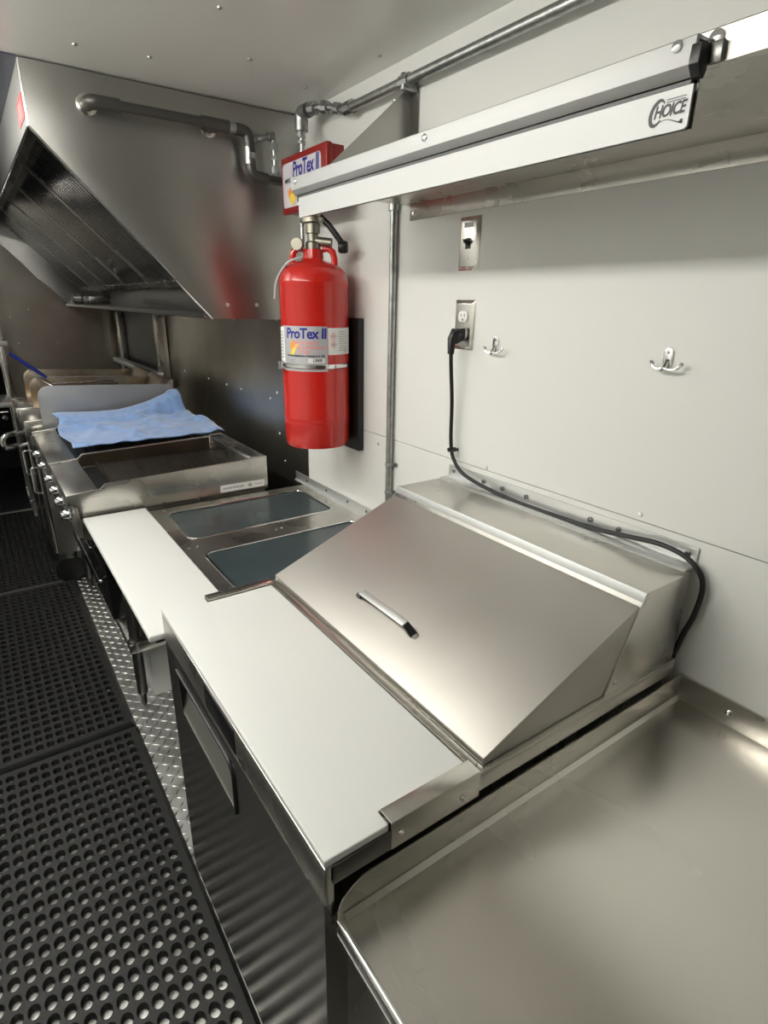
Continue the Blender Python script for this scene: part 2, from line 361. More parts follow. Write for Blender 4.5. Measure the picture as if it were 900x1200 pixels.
# ------------------------------------------------------------------ worktable
TZ = .715; TN = -1.55
t = thing('worktable', (-.38, -.7, 0), 'stainless steel worktable with raised end flange against the white wall', 'table')
MB().box(-.750, -.004, TN, -.001, TZ-.003, TZ).build('tabletop', 'steel_top', t)
MB().prism([(-.004, TZ), (-.010, TZ), (-.004, TZ+.006)], 'x', -.745, -.006).build('end_fold', 'steel_top', t)
arc = [(-.7545+.05-.05*math.cos(a*PI/16), TZ+.0005+.05*math.sin(a*PI/16)) for a in range(9)]
MB().prism([(-.004, TZ-.01), (-.004, .7655)]+arc[::-1]+[(-.7545, TZ-.01)], 'y', -.004, -.001, .0006).build('end_flange', 'steel', t)
MB().box(-.006, -.001, TN, -.001, TZ-.01, .7655, .0006).build('back_flange', 'steel_y', t)
MB().cyl((-.7515, TN, TZ-.0015), (-.7515, -.001, TZ-.0015), .0035, 12).build('front_roll', 'chrome', t)
MB().prism([(-.7545, TZ-.022), (-.7545, TZ-.004), (-.751, TZ-.004), (-.751, TZ-.022)], 'y', TN, -.004, .0008).build('front_apron', 'steel_y', t)
MB().cyl((-.7525, TN, TZ-.0225), (-.7525, -.004, TZ-.0225), .0028, 10).build('front_hem', 'chrome', t)
wb = MB().lathe([(.0065, 0), (.0065, .002), (.004, .0045), (.001, .0052)], (-.006, -.094, .740), 12, (-1, 0, 0)).build('bolt', 'chrome', t)
for y in (-.5, -.9, -1.3): copy_obj(wb, (0, y+.094, 0))
MB().box(-.60, -.05, TN+.05, -.06, .22, .232, .002).build('undershelf', 'steel_y', t)
for lx in (-.60, -.06):
    for ly in (-.10, TN+.08): MB().lathe([(.008, 0), (.016, .02), (.021, .045), (.021, TZ-.004)], (lx, ly, 0.0005), 16).build('leg', 'steel', t)

# ------------------------------------------------------------------ second unit: steam table and its board
t = thing('steam_table', (-.3, 1.1, 0), 'low stainless steam table with two dark wells between prep refrigerator and griddle', 'steam table')
MB().box(-.585, -.012, .705, 1.522, .585, .7275, .003).build('body', 'steel', t)
top = MB()
X0, X1, Y0, Y1 = -.600, -.008, .700, 1.527; wx0, wx1 = -.553, -.052; W = [(.822, 1.086), (1.208, 1.472)]
ys = [Y0, W[0][0], W[0][1], W[1][0], W[1][1], Y1]
top.box(X0, wx0, Y0, Y1, .7275, .735); top.box(wx1, X1, Y0, Y1, .7275, .735)
for a, b in ((0, 1), (2, 3), (4, 5)): top.box(wx0, wx1, ys[a], ys[b], .7275, .735)
top.build('top_frame', 'steel_y', t)
for k, (a, b) in enumerate(W):
    r = .03; pts = []
    for cx, cy, s0 in ((wx1-r, b-r, 0), (wx0+r, b-r, PI/2), (wx0+r, a+r, PI), (wx1-r, a+r, 1.5*PI)):
        for q in range(6): an = s0+q*PI/10; pts.append((cx+r*math.cos(an), cy+r*math.sin(an)))
    wl = MB().prism(pts, 'z', .7276, .7325).build('well', 'slate', t); wl['label'] = 'dark slate grey sunken well panel'
    MB().tube([(x, y, .7352) for x, y in pts], .0038, 8, closed=True, flat=.7).build('well_rim', 'chrome', wl)
sd = MB().lathe([(.004, 0), (.003, .0018)], (-.575, 1.147, .735), 8).build('stud', 'chrome', t)
for x, y in ((-.55, 1.147), (-.30, 1.147), (-.28, 1.15), (-.55, 1.5), (-.10, 1.5)): copy_obj(sd, (x+.575, y-1.147, 0))
fg = MB().prism([(-.012, .735), (-.012, .739), (-.0035, .741), (-.0035, .772), (-.001, .772), (-.001, .735)], 'y', .70, 1.60).build('wall_flange', 'aluminium', t)
b2 = MB().lathe([(.005, 0), (.005, .003), (.002, .004)], (-.0035, 1.5, .758), 8, (-1, 0, 0)).build('bolt', 'steel_dark', t)
for y in (1.35, 1.2, 1.08, .9): copy_obj(b2, (0, y-1.5, 0))
MB().box(-.78, -.598, .71, 1.522, .7235, .7345, .001).build('board_bracket', 'steel_dark', t)
for lx, ly in ((-.55, .74), (-.05, .74), (-.05, 1.49)): MB().lathe([(.008, 0), (.015, .02), (.02, .045), (.02, .586)], (lx, ly, .0005), 14).build('leg', 'steel', t)
tag(MB().box(-.7945, -.6025, .698, 1.529, .7348, .7508, .004, 3).build('cutting_board', 'board_white'), 'long white cutting board along the front of the steam table', 'cutting board')
nsf = put2d(MB(), text2d('NSF', .011, bold=.0004), lambda x, y: (-.750-y, .722+x, .7512)).build('maker_mark', 'print_grey', bpy.data.objects['cutting_board.001'])

# ------------------------------------------------------------------ griddles on their stand
def griddle(y0, y1, name, label, knob_ys):
    t = thing(name, (-.45, (y0+y1)/2, .66), label, 'griddle')
    MB().box(-.80, -.16, y0+.004, y1-.004, .665, .785, .003).build('body', 'steel', t)
    side = [(-.829, .790), (-.829, .825), (-.728, .833), (-.713, .848), (-.60, .851), (-.150, .866), (-.150, .74), (-.80, .74), (-.80, .79)]
    for a in (y0, y1-.008): MB().prism(side, 'y', a, a+.008, .0012).build('side_splash', 'steel', t)
    MB().prism([(-.829, .789), (-.829, .825), (-.735, .8315), (-.735, .80), (-.80, .789)], 'y', y0+.008, y1-.008, .0015).build('front_ledge', 'steel_y', t)
    tr = MB().box(-.735, -.672, y0+.008, y1-.008, .785, .797).build('grease_trough', 'steel_dark', t)
    MB().lathe([(.016, 0), (.016, .0012)], (-.705, y0+.07, .797), 14).build('drain_hole', 'black_plastic', tr)
    for a in (y0+.0082, y1-.0092): MB().prism([(-.728, .800), (-.728, .832), (-.713, .846), (-.60, .849), (-.218, .861), (-.218, .800)], 'y', a, a+.001).build('splash_liner', 'grime', t)
    MB().box(-.672, -.215, y0+.009, y1-.009, .785, .808, .002).build('cooking_plate', 'plate_brown', t)
    MB().box(-.672, -.664, y0+.009, y1-.009, .808, .815, .001).build('plate_bar', 'plate_brown', t)
    MB().prism([(-.215, .80), (-.215, .862), (-.205, .868), (-.160, .868), (-.150, .864), (-.150, .74), (-.215, .74)], 'y', y0+.008, y1-.008, .001).build('back_splash', 'steel_y', t)
    MB().box(-.812, -.80, y0+.012, y1-.012, .672, .780, .002).build('control_panel', 'steel_y', t)
    for ky in knob_ys:
        k = MB().lathe([(.022, 0), (.022, .008), (.016, .012), (.014, .03), (.011, .034)], (-.812, ky, .742), 20, (-1, 0, 0)).build('knob', 'chrome', t)
        MB().box(-.848, -.824, ky-.004, ky+.004, .728, .757, .0015).build('knob_grip', 'black_plastic', k)
    return t
g1 = griddle(1.545, 2.0, 'griddle', 'stainless griddle with dark brown seasoned plate next to the steam table', (1.62, 1.78, 1.93))
st = MB().box(-.335, -.165, 1.5435, 1.5448, .752, .778).build('maker_sticker', 'label_white', g1); st['label'] = 'white maker sticker'
sk = MB()
for k in range(9): put2d(sk, rect2d(-.325+k*.009, -.325+k*.009+.006, .762, .769), lambda x, y: (x, 1.5432, y))
put2d(sk, poly2d([(-.222+.011*math.cos(a*PI/5)*(1 if a % 2 else .45), .765+.011*math.sin(a*PI/5)*(1 if a % 2 else .45)) for a in range(10)]), lambda x, y: (x, 1.5432, y))
put2d(sk, rect2d(-.205, -.172, .7635, .7665), lambda x, y: (x, 1.5432, y))
sk.build('sticker_print', 'print_grey', st)
g2 = griddle(2.005, 2.665, 'covered_griddle', 'stainless griddle half hidden under the blue towel', (2.1, 2.33, 2.56))
t = thing('equipment_stand', (-.45, 2.1, 0), 'stainless equipment stand with undershelf and bullet feet under the griddles', 'stand')
MB().box(-.74, -.16, 1.55, 2.66, .63, .664, .003).build('top_frame', 'steel_dark', t)
MB().prism([(-.722, .236), (-.722, .268), (-.712, .276), (-.16, .276), (-.16, .236)], 'y', 1.485, 2.66, .003).build('undershelf', 'steel', t)
for lx in (-.700, -.18):
    for ly in (1.508, 2.63):
        l = MB().lathe([(.017, .055), (.0185, .065), (.0185, .64)], (lx, ly, 0), 18).build('leg', 'steel_dark', t)
        MB().lathe([(.006, .0005), (.010, .012), (.011, .045), (.016, .056)], (lx, ly, 0), 14).build('bullet_foot', 'black_plastic', l)
        MB().lathe([(.024, .235), (.024, .277)], (lx, ly, 0), 18).build('clamp', 'steel', l)
t = thing('warming_drawer', (-.45, 2.1, .28), 'black drawer unit with chrome lower rail on the stand under the griddles', 'drawer unit')
MB().box(-.735, -.2, 1.69, 2.64, .277, .62, .004).build('body', 'black_gloss', t)
MB().tube(fillet([(-.735, 1.72, .445), (-.757, 1.69, .445), (-.757, 2.60, .445), (-.735, 2.62, .445)], .012), .006, 10).build('rail', 'chrome', t)
MB().tube(fillet([(-.735, 1.84, .53), (-.757, 1.82, .53), (-.757, 2.50, .53), (-.735, 2.52, .53)], .012), .004, 10).build('drawer_handle', 'chrome', t)
tag(MB().box(-.655, -.10, 1.535, 2.5, .0005, .205, .004).build('wheel_well', 'aluminium'), 'bare metal wheel well box on the floor behind the stand leg', 'wheel well')

# towel
def towel():
    nx, ny = 80, 70; vs_, fs = [], []
    rnd = random.Random(3); ridges = [(rnd.uniform(0, 1), rnd.uniform(.05, .75), rnd.uniform(0, PI), rnd.uniform(.02, .05), rnd.uniform(.004, .014)) for _ in range(22)]
    for lay in (0, -.0035):
        for j in range(ny+1):
            v = j/ny
            for i in range(nx+1):
                u = i/nx
                xl = -.748+.012*math.sin(v*9+1)+.02*v; xr = -.14+.015*math.sin(v*5)
                x = xl+(xr-xl)*u; y = 2.012+v*(.655+.02*math.sin(u*6+1))
                z = .8775+.0015*math.sin(x*23+y*9)+.0015*math.sin(y*31-x*7)
                for cu_, cv_, an, wd, am in ridges:
                    du, dv_ = u-cu_, v-cv_; a = du*math.cos(an)+dv_*math.sin(an); b = -du*math.sin(an)+dv_*math.cos(an)
                    z += am*math.exp(-(a/.25)**2-(b/wd)**2)
                k = max(0, (v-.78)/.22); amp = .022+.078*max(0, (u-.5)/.5)**1.2
                z += amp*math.sin(min(1.0, k*1.15)*PI*.6)
                z += .020*math.exp(-((v-.80+.05*math.sin(u*5))/.035)**2)*(1-.5*u)-.008*math.exp(-((v-.70+.05*math.sin(u*5))/.03)**2)
                if u > .9: z += .010*math.sin((u-.9)/.1*PI)
                if v < .06: z -= .003*(1-v/.06)
                vs_.append((x, y, z+lay))
    n1 = (nx+1)*(ny+1)
    for j in range(ny):
        for i in range(nx):
            a = j*(nx+1)+i; q = (a, a+1, a+nx+2, a+nx+1); fs += [q, tuple(n1+k for k in q[::-1])]
    for i in range(nx):
        for r in (0, ny): a = r*(nx+1)+i; fs.append((a, a+1, a+1+n1, a+n1) if r else (a+1, a, a+n1, a+1+n1))
    for j in range(ny):
        for c in (0, nx): a = j*(nx+1)+c; b = a+nx+1; fs.append((a, b, b+n1, a+n1) if c == 0 else (b, a, a+n1, b+n1))
    return MB().raw(vs_, fs)
tw = towel(); bmesh.ops.recalc_face_normals(tw.bm, faces=tw.bm.faces[:])
to = tw.build('towel', 'towel_blue', angle=120); tag(to, 'crumpled light blue terry towel spread over the far griddle', 'towel')

# ------------------------------------------------------------------ fryers
def fryer(y0, y1, label, front=-.831):
    t = thing('deep_fryer', (-.48, (y0+y1)/2, 0), label, 'fryer')
    MB().box(front+.02, -.15, y0+.004, y1-.004, .18, .80, .003).build('cabinet', 'steel', t)
    dr = MB().box(front, front+.019, y0+.006, y1-.006, .185, .70, .003).build('door', 'steel_door', t)
    MB().tube(fillet([(front, y0+.06, .63), (front-.025, y0+.06, .63), (front-.025, y0+.06, .50), (front, y0+.06, .50)], .01), .005, 10).build('door_handle', 'chrome', dr)
    MB().prism([(front-.02, .80), (front-.02, .868), (-.70, .874), (-.70, .80)], 'y', y0+.004, y1-.004, .003).build('front_ledge', 'steel_y', t)
    MB().box(front-.005, front+.02, y0+.006, y1-.006, .705, .80, .003).build('control_panel', 'steel_dark', t)
    for a in (y0, y1-.010):
        pp = [(-.775, .80)]+[(-.775+.05-.05*math.cos(q*PI/12), .975+.05*math.sin(q*PI/12)) for q in range(7)]+[(-.165, 1.0), (-.165, .80)]
        MB().prism(pp, 'y', a, a+.010, .002).build('side_splash', 'oil_steel' if a > y0 else 'fryer_grey', t)
    MB().box(-.70, -.22, y0+.012, y1-.012, .80, .845).build('oil_vat', 'oil_steel', t)
    MB().prism([(-.22, .80), (-.22, .96), (-.165, 1.02), (-.152, 1.02), (-.152, .80)], 'y', y0+.010, y1-.010, .002).build('flue', 'oil_steel', t)
    for cx in (-.77, -.22):
        for cy in (y0+.06, y1-.06):
            c = MB().cyl((cx, cy-.014, .07), (cx, cy+.014, .07), .069, 20).build('caster', 'black_plastic', t)
            MB().box(cx-.04, cx+.04, cy-.03, cy+.03, .135, .181, .003).build('caster_plate', 'steel_dark', c)
    return t
f1 = fryer(2.70, 3.085, 'stainless deep fryer with tall side splash behind the blue towel')
MB().box(-.86, -.76, 2.701, 2.709, .872, .925, .002).build('corner_splash', 'steel', f1)
f2 = fryer(3.10, 3.50, 'stainless deep fryer with oil stained side splash next to the storage rack', -.835)
MB().tube(fillet([(-.84, 3.16, .735), (-.93, 3.10, .735), (-.945, 3.10, .70), (-.93, 3.10, .668), (-.84, 3.16, .668)], .02), .014, 12).build('drain_handle', 'chrome', f2)
def basket(x, y, label, bend):
    t = thing('fryer_basket', (x, y, .86), label, 'basket', None)
    w_ = MB(); x0, x1, y0, y1, z0, z1 = x, x+.30, y-.07, y+.07, .87, .99
    for k in range(13):
        xx = x0+(x1-x0)*k/12; w_.tube([(xx, y0, z1), (xx, y0+.01, z0), (xx, y1-.01, z0), (xx, y1, z1)], .0016, 5)
    for k in range(6):
        zz = z0+(z1-z0)*k/5; s = .01*(1-k/5); w_.tube([(x0, y0+s, zz), (x1, y0+s, zz), (x1, y1-s, zz), (x0, y1-s, zz)], .0016, 5, closed=True)
    w_.build('wire_cage', 'chrome', t)
    MB().tube([(x0, y0, z1), (x1, y0, z1), (x1, y1, z1), (x0, y1, z1)], .004, 8, closed=True).build('top_rim', 'chrome', t)
    MB().tube([(x0, y-.012, z1), (x0-.05, y-.012, z1+.035), (x0-.09, y, z1+bend*.5)], .004, 8).build('handle_rod', 'chrome', t)
    MB().tube([(x0-.02, y, z1+.04), (x0-.07, y, z1+.085), (x0-.16, y, z1+bend)], [.012, .017, .013], 12, flat=.6).build('grip', 'handle_blue', t)
basket(-.68, 2.99, 'wire fryer basket with dark blue grip between the two fryer splashes', .165)
tg = thing('flue_guard', (-.06, 3.8, .9), 'stainless upright posts with crossbar on the wall panel behind the fryers', 'guard')
for y in (3.28, 4.38): MB().box(-.055, -.0065, y, y+.10, .90, 1.34, .003).build('post', 'steel', tg)
MB().box(-.012, -.0065, 3.39, 4.37, .92, 1.33).build('dark_panel', 'black_plastic', tg)
MB().box(-.11, -.056, 3.25, 4.45, .965, .995, .003).build('crossbar', 'aluminium', tg)

# ------------------------------------------------------------------ storage rack at the far end
t = thing('storage_rack', (-1.15, 4.0, 0), 'metal storage rack with square post at the dark end of the aisle', 'rack')
for px, py, pz in ((-.832, 3.90, .0205), (-1.45, 3.90, .0205), (-.832, 4.25, .0065), (-1.45, 4.25, .0065)):
    p = MB().box(px-.014, px+.014, py-.014, py+.014, .06, 1.60, .002).build('post', 'steel', t)
    MB().box(px-.017, px+.017, py-.017, py+.017, .115, .135, .002).build('post_band', 'chrome', p)
    MB().lathe([(.011, pz), (.011, .062)], (px, py, 0), 12).build('post_foot', 'aluminium', p)
for z in (.76, 1.13): MB().box(-1.48, -.80, 3.88, 4.27, z, z+.03, .002).build('rack_shelf', 'aluminium', t)
for i, (x, z, h, m_, lb) in enumerate(((-1.02, .79, .20, 'carton_red', 'dark red carton on the lower rack shelf'), (-1.22, .79, .26, 'carton_brown', 'brown carton on the lower rack shelf'), (-1.02, 1.16, .16, 'carton_brown', 'brown carton on the upper rack shelf'))):
    tag(MB().box(x-.08, x+.08, 3.95, 4.2, z+.0005, z+h, .003).build('carton', m_), lb, 'carton')
tt = thing('pot_rail', (-.95, 3.87, .62), 'rail of round metal pot lids hanging under the rack shelf', 'rail')
MB().cyl((-1.4, 3.868, .735), (-.87, 3.868, .735), .006, 10).build('rail', 'steel', tt)
for k in range(4):
    x = -.89-.05*k; MB().lathe([(.018, 0), (.014, .008), (.006, .014)], (x, 3.868, .70-.02*(k % 2)), 14, (0, -1, 0)).build('lid_knob', 'chrome', tt)

# ------------------------------------------------------------------ exhaust hood
HY1 = 4.55
t = thing('exhaust_hood', (-.4, 3.0, 1.357), 'stainless exhaust hood with slanted open underside above the griddles and fryers', 'hood')
prof = [(-.766, ZC-.004), (-.766, 1.820), (-.332, 1.357), (-.003, 1.353), (-.003, ZC-.004)]
e0 = MB().prism(prof, 'y', YH-.006, YH, .001).build('end_panel', 'steel_hood', t)
MB().prism(prof, 'y', HY1, HY1+.006, .001).build('end_panel', 'steel_hood', t)
fp = MB().box(-.766, -.761, YH+.001, HY1, 1.822, ZC-.004).build('front_panel', 'steel_hood', t)
def ed(a, b, nm): MB().tube([a, b], .0035, 8).build(nm, 'chrome', t)
ed((-.765, YH-.003, 1.820), (-.765, HY1, 1.820), 'front_rim'); ed((-.765, YH-.003, 1.820), (-.332, YH-.003, 1.357), 'end_rim')
ed((-.765, YH-.003, 1.820), (-.765, YH-.003, ZC-.006), 'front_edge'); ed((-.765, HY1+.003, 1.820), (-.332, HY1+.003, 1.357), 'end_rim')
stk = MB().box(-.7675, -.7662, 1.52, 1.66, 1.845, 1.90).build('warning_sticker', 'print_red', fp)
MB().box(-.7682, -.7676, 1.55, 1.63, 1.855, 1.89).build('sticker_field', 'print_pink', stk)
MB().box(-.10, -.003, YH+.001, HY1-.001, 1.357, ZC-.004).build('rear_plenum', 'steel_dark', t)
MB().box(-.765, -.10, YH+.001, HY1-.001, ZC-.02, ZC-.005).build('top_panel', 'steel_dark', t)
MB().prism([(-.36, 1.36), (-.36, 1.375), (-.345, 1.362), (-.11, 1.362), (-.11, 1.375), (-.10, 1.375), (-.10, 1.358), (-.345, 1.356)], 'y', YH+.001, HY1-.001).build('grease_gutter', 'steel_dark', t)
# baffle filters: a bank of frames with ribbed blades
A = Vector((-.70, 0, 1.93)); B = Vector((-.235, 0, 1.47)); dv = (B-A).normalized(); nn = Vector((-dv.z, 0, dv.x))
if nn.z > 0: nn = -nn
nfil = 6; pw = (HY1-YH-.02)/nfil
def filt(y0, y1):
    fr = MB(); L = (B-A).length
    def slab(s0, s1, ya, yb, h0, h1, mb):
        P = lambda s, y, h: A+dv*s+nn*h+Vector((0, y, 0))
        mb.hexa([P(s0, ya, h0), P(s1, ya, h0), P(s1, yb, h0), P(s0, yb, h0), P(s0, ya, h1), P(s1, ya, h1), P(s1, yb, h1), P(s0, yb, h1)])
    slab(0, .03, y0, y1, -.012, .012, fr); slab(L-.03, L, y0, y1, -.012, .012, fr); slab(.03, L-.03, y0, y0+.022, -.012, .012, fr); slab(.03, L-.03, y1-.022, y1, -.012, .012, fr)
    fo = fr.build('baffle_filter', 'steel', t)
    fr2 = MB(); bl = MB(); n = 12; w_ = (y1-y0-.044)/n
    for k in range(n): slab(.03, L-.03, y0+.022+k*w_, y0+.022+k*w_+w_*.42, -.004, .010, bl)
    slab(.03, L-.03, y0+.022, y1-.022, -.012, -.009, fr2)
    b_ = bl.build('baffle_blades', 'chrome', fo)
    bk_ = fr2.build('filter_mesh', 'grime', fo)
    return fo, b_, bk_
fo, fb, fk = filt(YH+.01, YH+.01+pw-.006)
for k in range(1, nfil):
    c = copy_obj(fo, (0, pw*k, 0)); kids = [q.copy() for q in (fb, fk)]
    for q in kids: col.objects.link(q); q.parent = c
lm = MB().box(-.36, -.24, 3.55, 3.85, 1.385, 1.425, .006).build('hood_lamp', 'steel_dark', t)
MB().lathe([(.02, 0), (.03, .01), (.03, .05), (.015, .06)], (-.37, 3.7, 1.405), 14, (-1, 0, 0)).build('lamp_cover', 'chrome', lm)
er = MB().lathe([(.006, 0), (.006, .003), (.002, .004)], (-.28, YH-.006, 1.40), 10, (0, -1, 0)).build('rivet', 'rivet_metal', t)
copy_obj(er, (.10, 0, .0)); copy_obj(er, (.2, 0, -.015))

# fire suppression pipework on the hood's end panel
PY = YH-.05
t = thing('suppression_pipe', (-.4, PY, 1.75), 'black iron pipe with elbows running across the hood end panel', 'pipe')
MB().tube(fillet([(-.623, YH-.0065, 1.888), (-.623, PY, 1.888), (-.55, PY, 1.888)], .03, 6), .0165, 16).build('elbow', 'black_iron', t)
MB().lathe([(.026, 0), (.025, .004), (.018, .007)], (-.623, YH-.0065, 1.888), 24, (0, -1, 0)).build('escutcheon', 'steel', t)
MB().cyl((-.56, PY, 1.888), (-.30, PY, 1.888), .0128, 16).build('straight_run', 'black_iron', t)
MB().tube([(-.335, PY, 1.888), (-.255, PY, 1.887)], .0168, 16).tube([(-.30, PY, 1.888), (-.30, YH-.0065, 1.885)], .015, 16).build('tee', 'black_iron', t)
MB().lathe([(.024, 0), (.023, .004), (.017, .007)], (-.30, YH-.0065, 1.884), 24, (0, -1, 0)).build('escutcheon', 'steel', t)
MB().cyl((-.255, PY, 1.887), (-.225, PY, 1.886), .014, 14).build('nipple', 'galvanised', t)
MB().tube(fillet([(-.235, PY, 1.886), (-.196, PY, 1.884), (-.192, PY, 1.83)], .03, 6), .0160, 16).build('elbow', 'black_iron', t)
MB().tube([(-.194, PY, 1.845), (-.194, PY, 1.80)], .0155, 14).build('nipple', 'galvanised', t)
MB().tube(fillet([(-.194, PY, 1.815), (-.190, PY, 1.772), (-.14, PY, 1.767)], .03, 6), .0155, 16).build('elbow', 'black_iron', t)
MB().tube([(-.15, PY, 1.767), (-.05, PY, 1.764)], .0125, 14).build('straight_run', 'black_iron', t)
t = thing('detection_conduit', (-.11, PY, 1.77), 'short galvanised conduit with compression fittings beside the red control box', 'conduit')
MB().tube(fillet([(-.165, YH-.007, 1.872), (-.160, PY+.012, 1.872), (-.115, PY, 1.885), (-.111, PY, 1.78), (-.09, PY, 1.773)], .02, 5), .0085, 12).build('tube', 'galvanised', t)
for p, q in (((-.132, PY, 1.881), (-.112, PY, 1.886)), ((-.113, PY, 1.868), (-.112, PY, 1.848)), ((-.112, PY, 1.832), (-.112, PY, 1.822)), ((-.111, PY, 1.806), (-.110, PY, 1.785))): MB().cyl(p, q, .0125, 8).build('fitting', 'galvanised', t)

# ------------------------------------------------------------------ red control box
BX0, BX1, BY0, BY1, BZ0, BZ1 = -.118, -.060, 1.110, 1.388, 1.664, 1.815
t = thing('control_box', (-.09, 1.25, BZ0), 'red metal fire suppression control box on the wall above the red cylinder', 'control box')
MB().box(BX0+.006, BX1, BY0+.003, BY1-.003, BZ0+.003, BZ1-.003, .003).build('back_box', 'red_box', t)
cv = MB().box(BX0, BX0+.02, BY0, BY1, BZ0, BZ1, .005, 3).build('cover', 'red_box', t)
MB().box(BX1, -.001, BY0+.05, BY1-.05, BZ0+.02, BZ1-.02).build('standoff', 'steel_dark', t)
def rr(x0, x1, y0, y1, r, n=5):
    p = []
    for cx, cy, s in ((x1-r, y1-r, 0), (x0+r, y1-r, PI/2), (x0+r, y0+r, PI), (x1-r, y0+r, 1.5*PI)):
        for k in range(n+1): a = s+k*PI/2/n; p.append((cx+r*math.cos(a), cy+r*math.sin(a)))
    return p
lx = BX0-.0008
front = lambda d: (lambda u, v: (BX0-d, BY1-u, BZ0+v))      # u runs from the far edge towards the camera
W_, H_ = BY1-BY0, BZ1-BZ0
lb = MB().prism([(BY1-u, BZ0+v) for u, v in rr(.012, W_-.03, .016, H_-.018, .012)], 'x', BX0-.001, BX0+.001).build('label_plate', 'label_lilac', cv)
put2d(MB(), text2d('ProTex II', .054, .12, .0014, .84), lambda x, y: front(.0016)(.158+x, .109+y)).build('lettering', 'print_blue', lb)
fm = MB()
put2d(fm, poly2d([(.085, .066), (.10, .085), (.118, .09), (.122, .07), (.112, .05), (.098, .04), (.086, .05)]), front(.0013)); fm.build('flame', 'print_pink', lb)
put2d(MB(), poly2d([(.042, .058), (.06, .068), (.085, .06), (.098, .042), (.08, .026), (.058, .03)]), front(.0014)).build('flame', 'print_orange', lb)
put2d(MB(), poly2d([(.052, .036), (.062, .05), (.08, .052), (.095, .035), (.072, .018)]), front(.0016)).build('flame', 'print_yellow', lb)
put2d(MB(), text2d('MPG', .016, 0, .0005, 1.2), lambda x, y: front(.0016)(.045+x, .086+y)).build('lettering', 'print_black', lb)

# ------------------------------------------------------------------ red cylinder
CX, CY, CR = -.125, 1.184, .102
t = thing('agent_cylinder', (CX, CY, .985), 'red fire suppression agent cylinder hanging in a wall bracket', 'cylinder')
MB().lathe([(.03, .992), (.085, .986), (.096, .988), (.0985, .995), (CR-.002, 1.0), (CR-.0005, 1.055), (CR, 1.058), (CR+.001, 1.062), (CR, 1.066), (CR, 1.072), (CR+.001, 1.076), (CR, 1.08), (CR, 1.462), (CR+.0012, 1.466), (CR, 1.470), (.0985, 1.484), (.092, 1.497), (.080, 1.508), (.06, 1.518), (.04, 1.524), (.030, 1.530), (.028, 1.555), (.02, 1.556)], (CX, CY, 0), 56).build('tank', 'red_paint', t)
TH0 = math.atan2(-.88, -.475)
def cyl_at(r, phi, z): a = TH0+math.radians(phi); return (CX+r*math.cos(a), CY+r*math.sin(a), z)
for ph in (-100, 80):
    pts = [cyl_at(.030, ph, 1.553)]+[cyl_at(.030+.034*math.sin(k*PI/12), ph, 1.520+.040*math.cos(k*PI/16)) for k in range(1, 9)]
    MB().tube([cyl_at(.027, ph, 1.556), cyl_at(.044, ph, 1.558), cyl_at(.057, ph, 1.548), cyl_at(.062, ph, 1.53), cyl_at(.062, ph, 1.512)], .0065, 10, flat=1.5).build('carry_loop', 'red_paint', t)
vv = MB().lathe([(.016, 1.553), (.022, 1.556), (.022, 1.572), (.016, 1.576), (.016, 1.595), (.021, 1.597), (.021, 1.622), (.014, 1.624), (.014, 1.660)], (CX, CY, 0), 20).build('valve', 'brass_grey', t)
MB().tube([(CX, CY, 1.578), cyl_at(.055, 75, 1.572)], .0125, 14).build('side_port', 'brass_grey', vv)
MB().lathe([(.035, 1.624), (.035, 1.636), (.02, 1.64)], (CX, CY, 0), 20).build('valve_flange', 'brass_grey', vv)
MB().tube([cyl_at(.022, 78, 1.640), cyl_at(.048, 78, 1.618), cyl_at(.085, 78, 1.572)], .0085, 12).lathe([(.015, 0), (.017, .006), (.017, .02), (.014, .026)], cyl_at(.075, 78, 1.562), 16, Vector(cyl_at(1, 78, 0))-Vector((CX, CY, 0))).build('release_lever', 'black_plastic', t)
gp = cyl_at(.048, -70, 1.567); gd = Vector(cyl_at(1, -15, 0))-Vector((CX, CY, 0))
ga = MB().lathe([(.014, -.012), (.018, -.01), (.018, .004), (.016, .006)], gp, 20, gd).build('gauge', 'brass_grey', t)
MB().tube(bezier([cyl_at(.052, -35, 1.532), cyl_at(.085, -60, 1.515), cyl_at(.108, -82, 1.47), cyl_at(.116, -88, 1.42)]), .0021, 8, flat=1.6).build('tamper_strap', 'label_silver', t)
def cyl_map(dr, ph0, z0): return lambda u, v: cyl_at(CR+dr, ph0+math.degrees(u/CR), z0+v)
lz0, lz1 = 1.221, 1.347
def arc_patch(ph0, ph1, z0, z1, dr): return put2d(MB(), rect2d(ph0, ph1, z0, z1, max(2, int(abs(ph1-ph0)/4))), lambda u, v: cyl_at(CR+dr, u, v))
ls = arc_patch(-66, 20, lz0, lz1, .0006).build('product_label', 'label_silver', t, angle=60)
ls['label'] = 'silver product label'
arc_patch(-80, -60, 1.242, 1.343, .001).build('barcode_strip', 'label_white', ls, angle=60)
put2d(MB(), text2d('ProTex II', .040, .05, .0010, .90), cyl_map(.0012, -17, 1.326)).build('lettering', 'print_blue', ls)
put2d(MB(), text2d('RESTAURANT', .0125, 0, .0003), cyl_map(.0012, -15, 1.301)).build('lettering', 'print_pink', ls)
put2d(MB(), text2d('FIRE SUPPRESSION', .0125, 0, .0003), cyl_map(.0012, -9, 1.288)).build('lettering', 'print_pink', ls)
put2d(MB(), text2d('SYSTEM', .0125, 0, .0003), cyl_map(.0012, -20, 1.275)).build('lettering', 'print_pink', ls)
put2d(MB(), text2d('For the maintenance of Standard UL 300', .0078, 0, .0003), cyl_map(.0012, -18, 1.265)).build('lettering', 'print_black', ls)
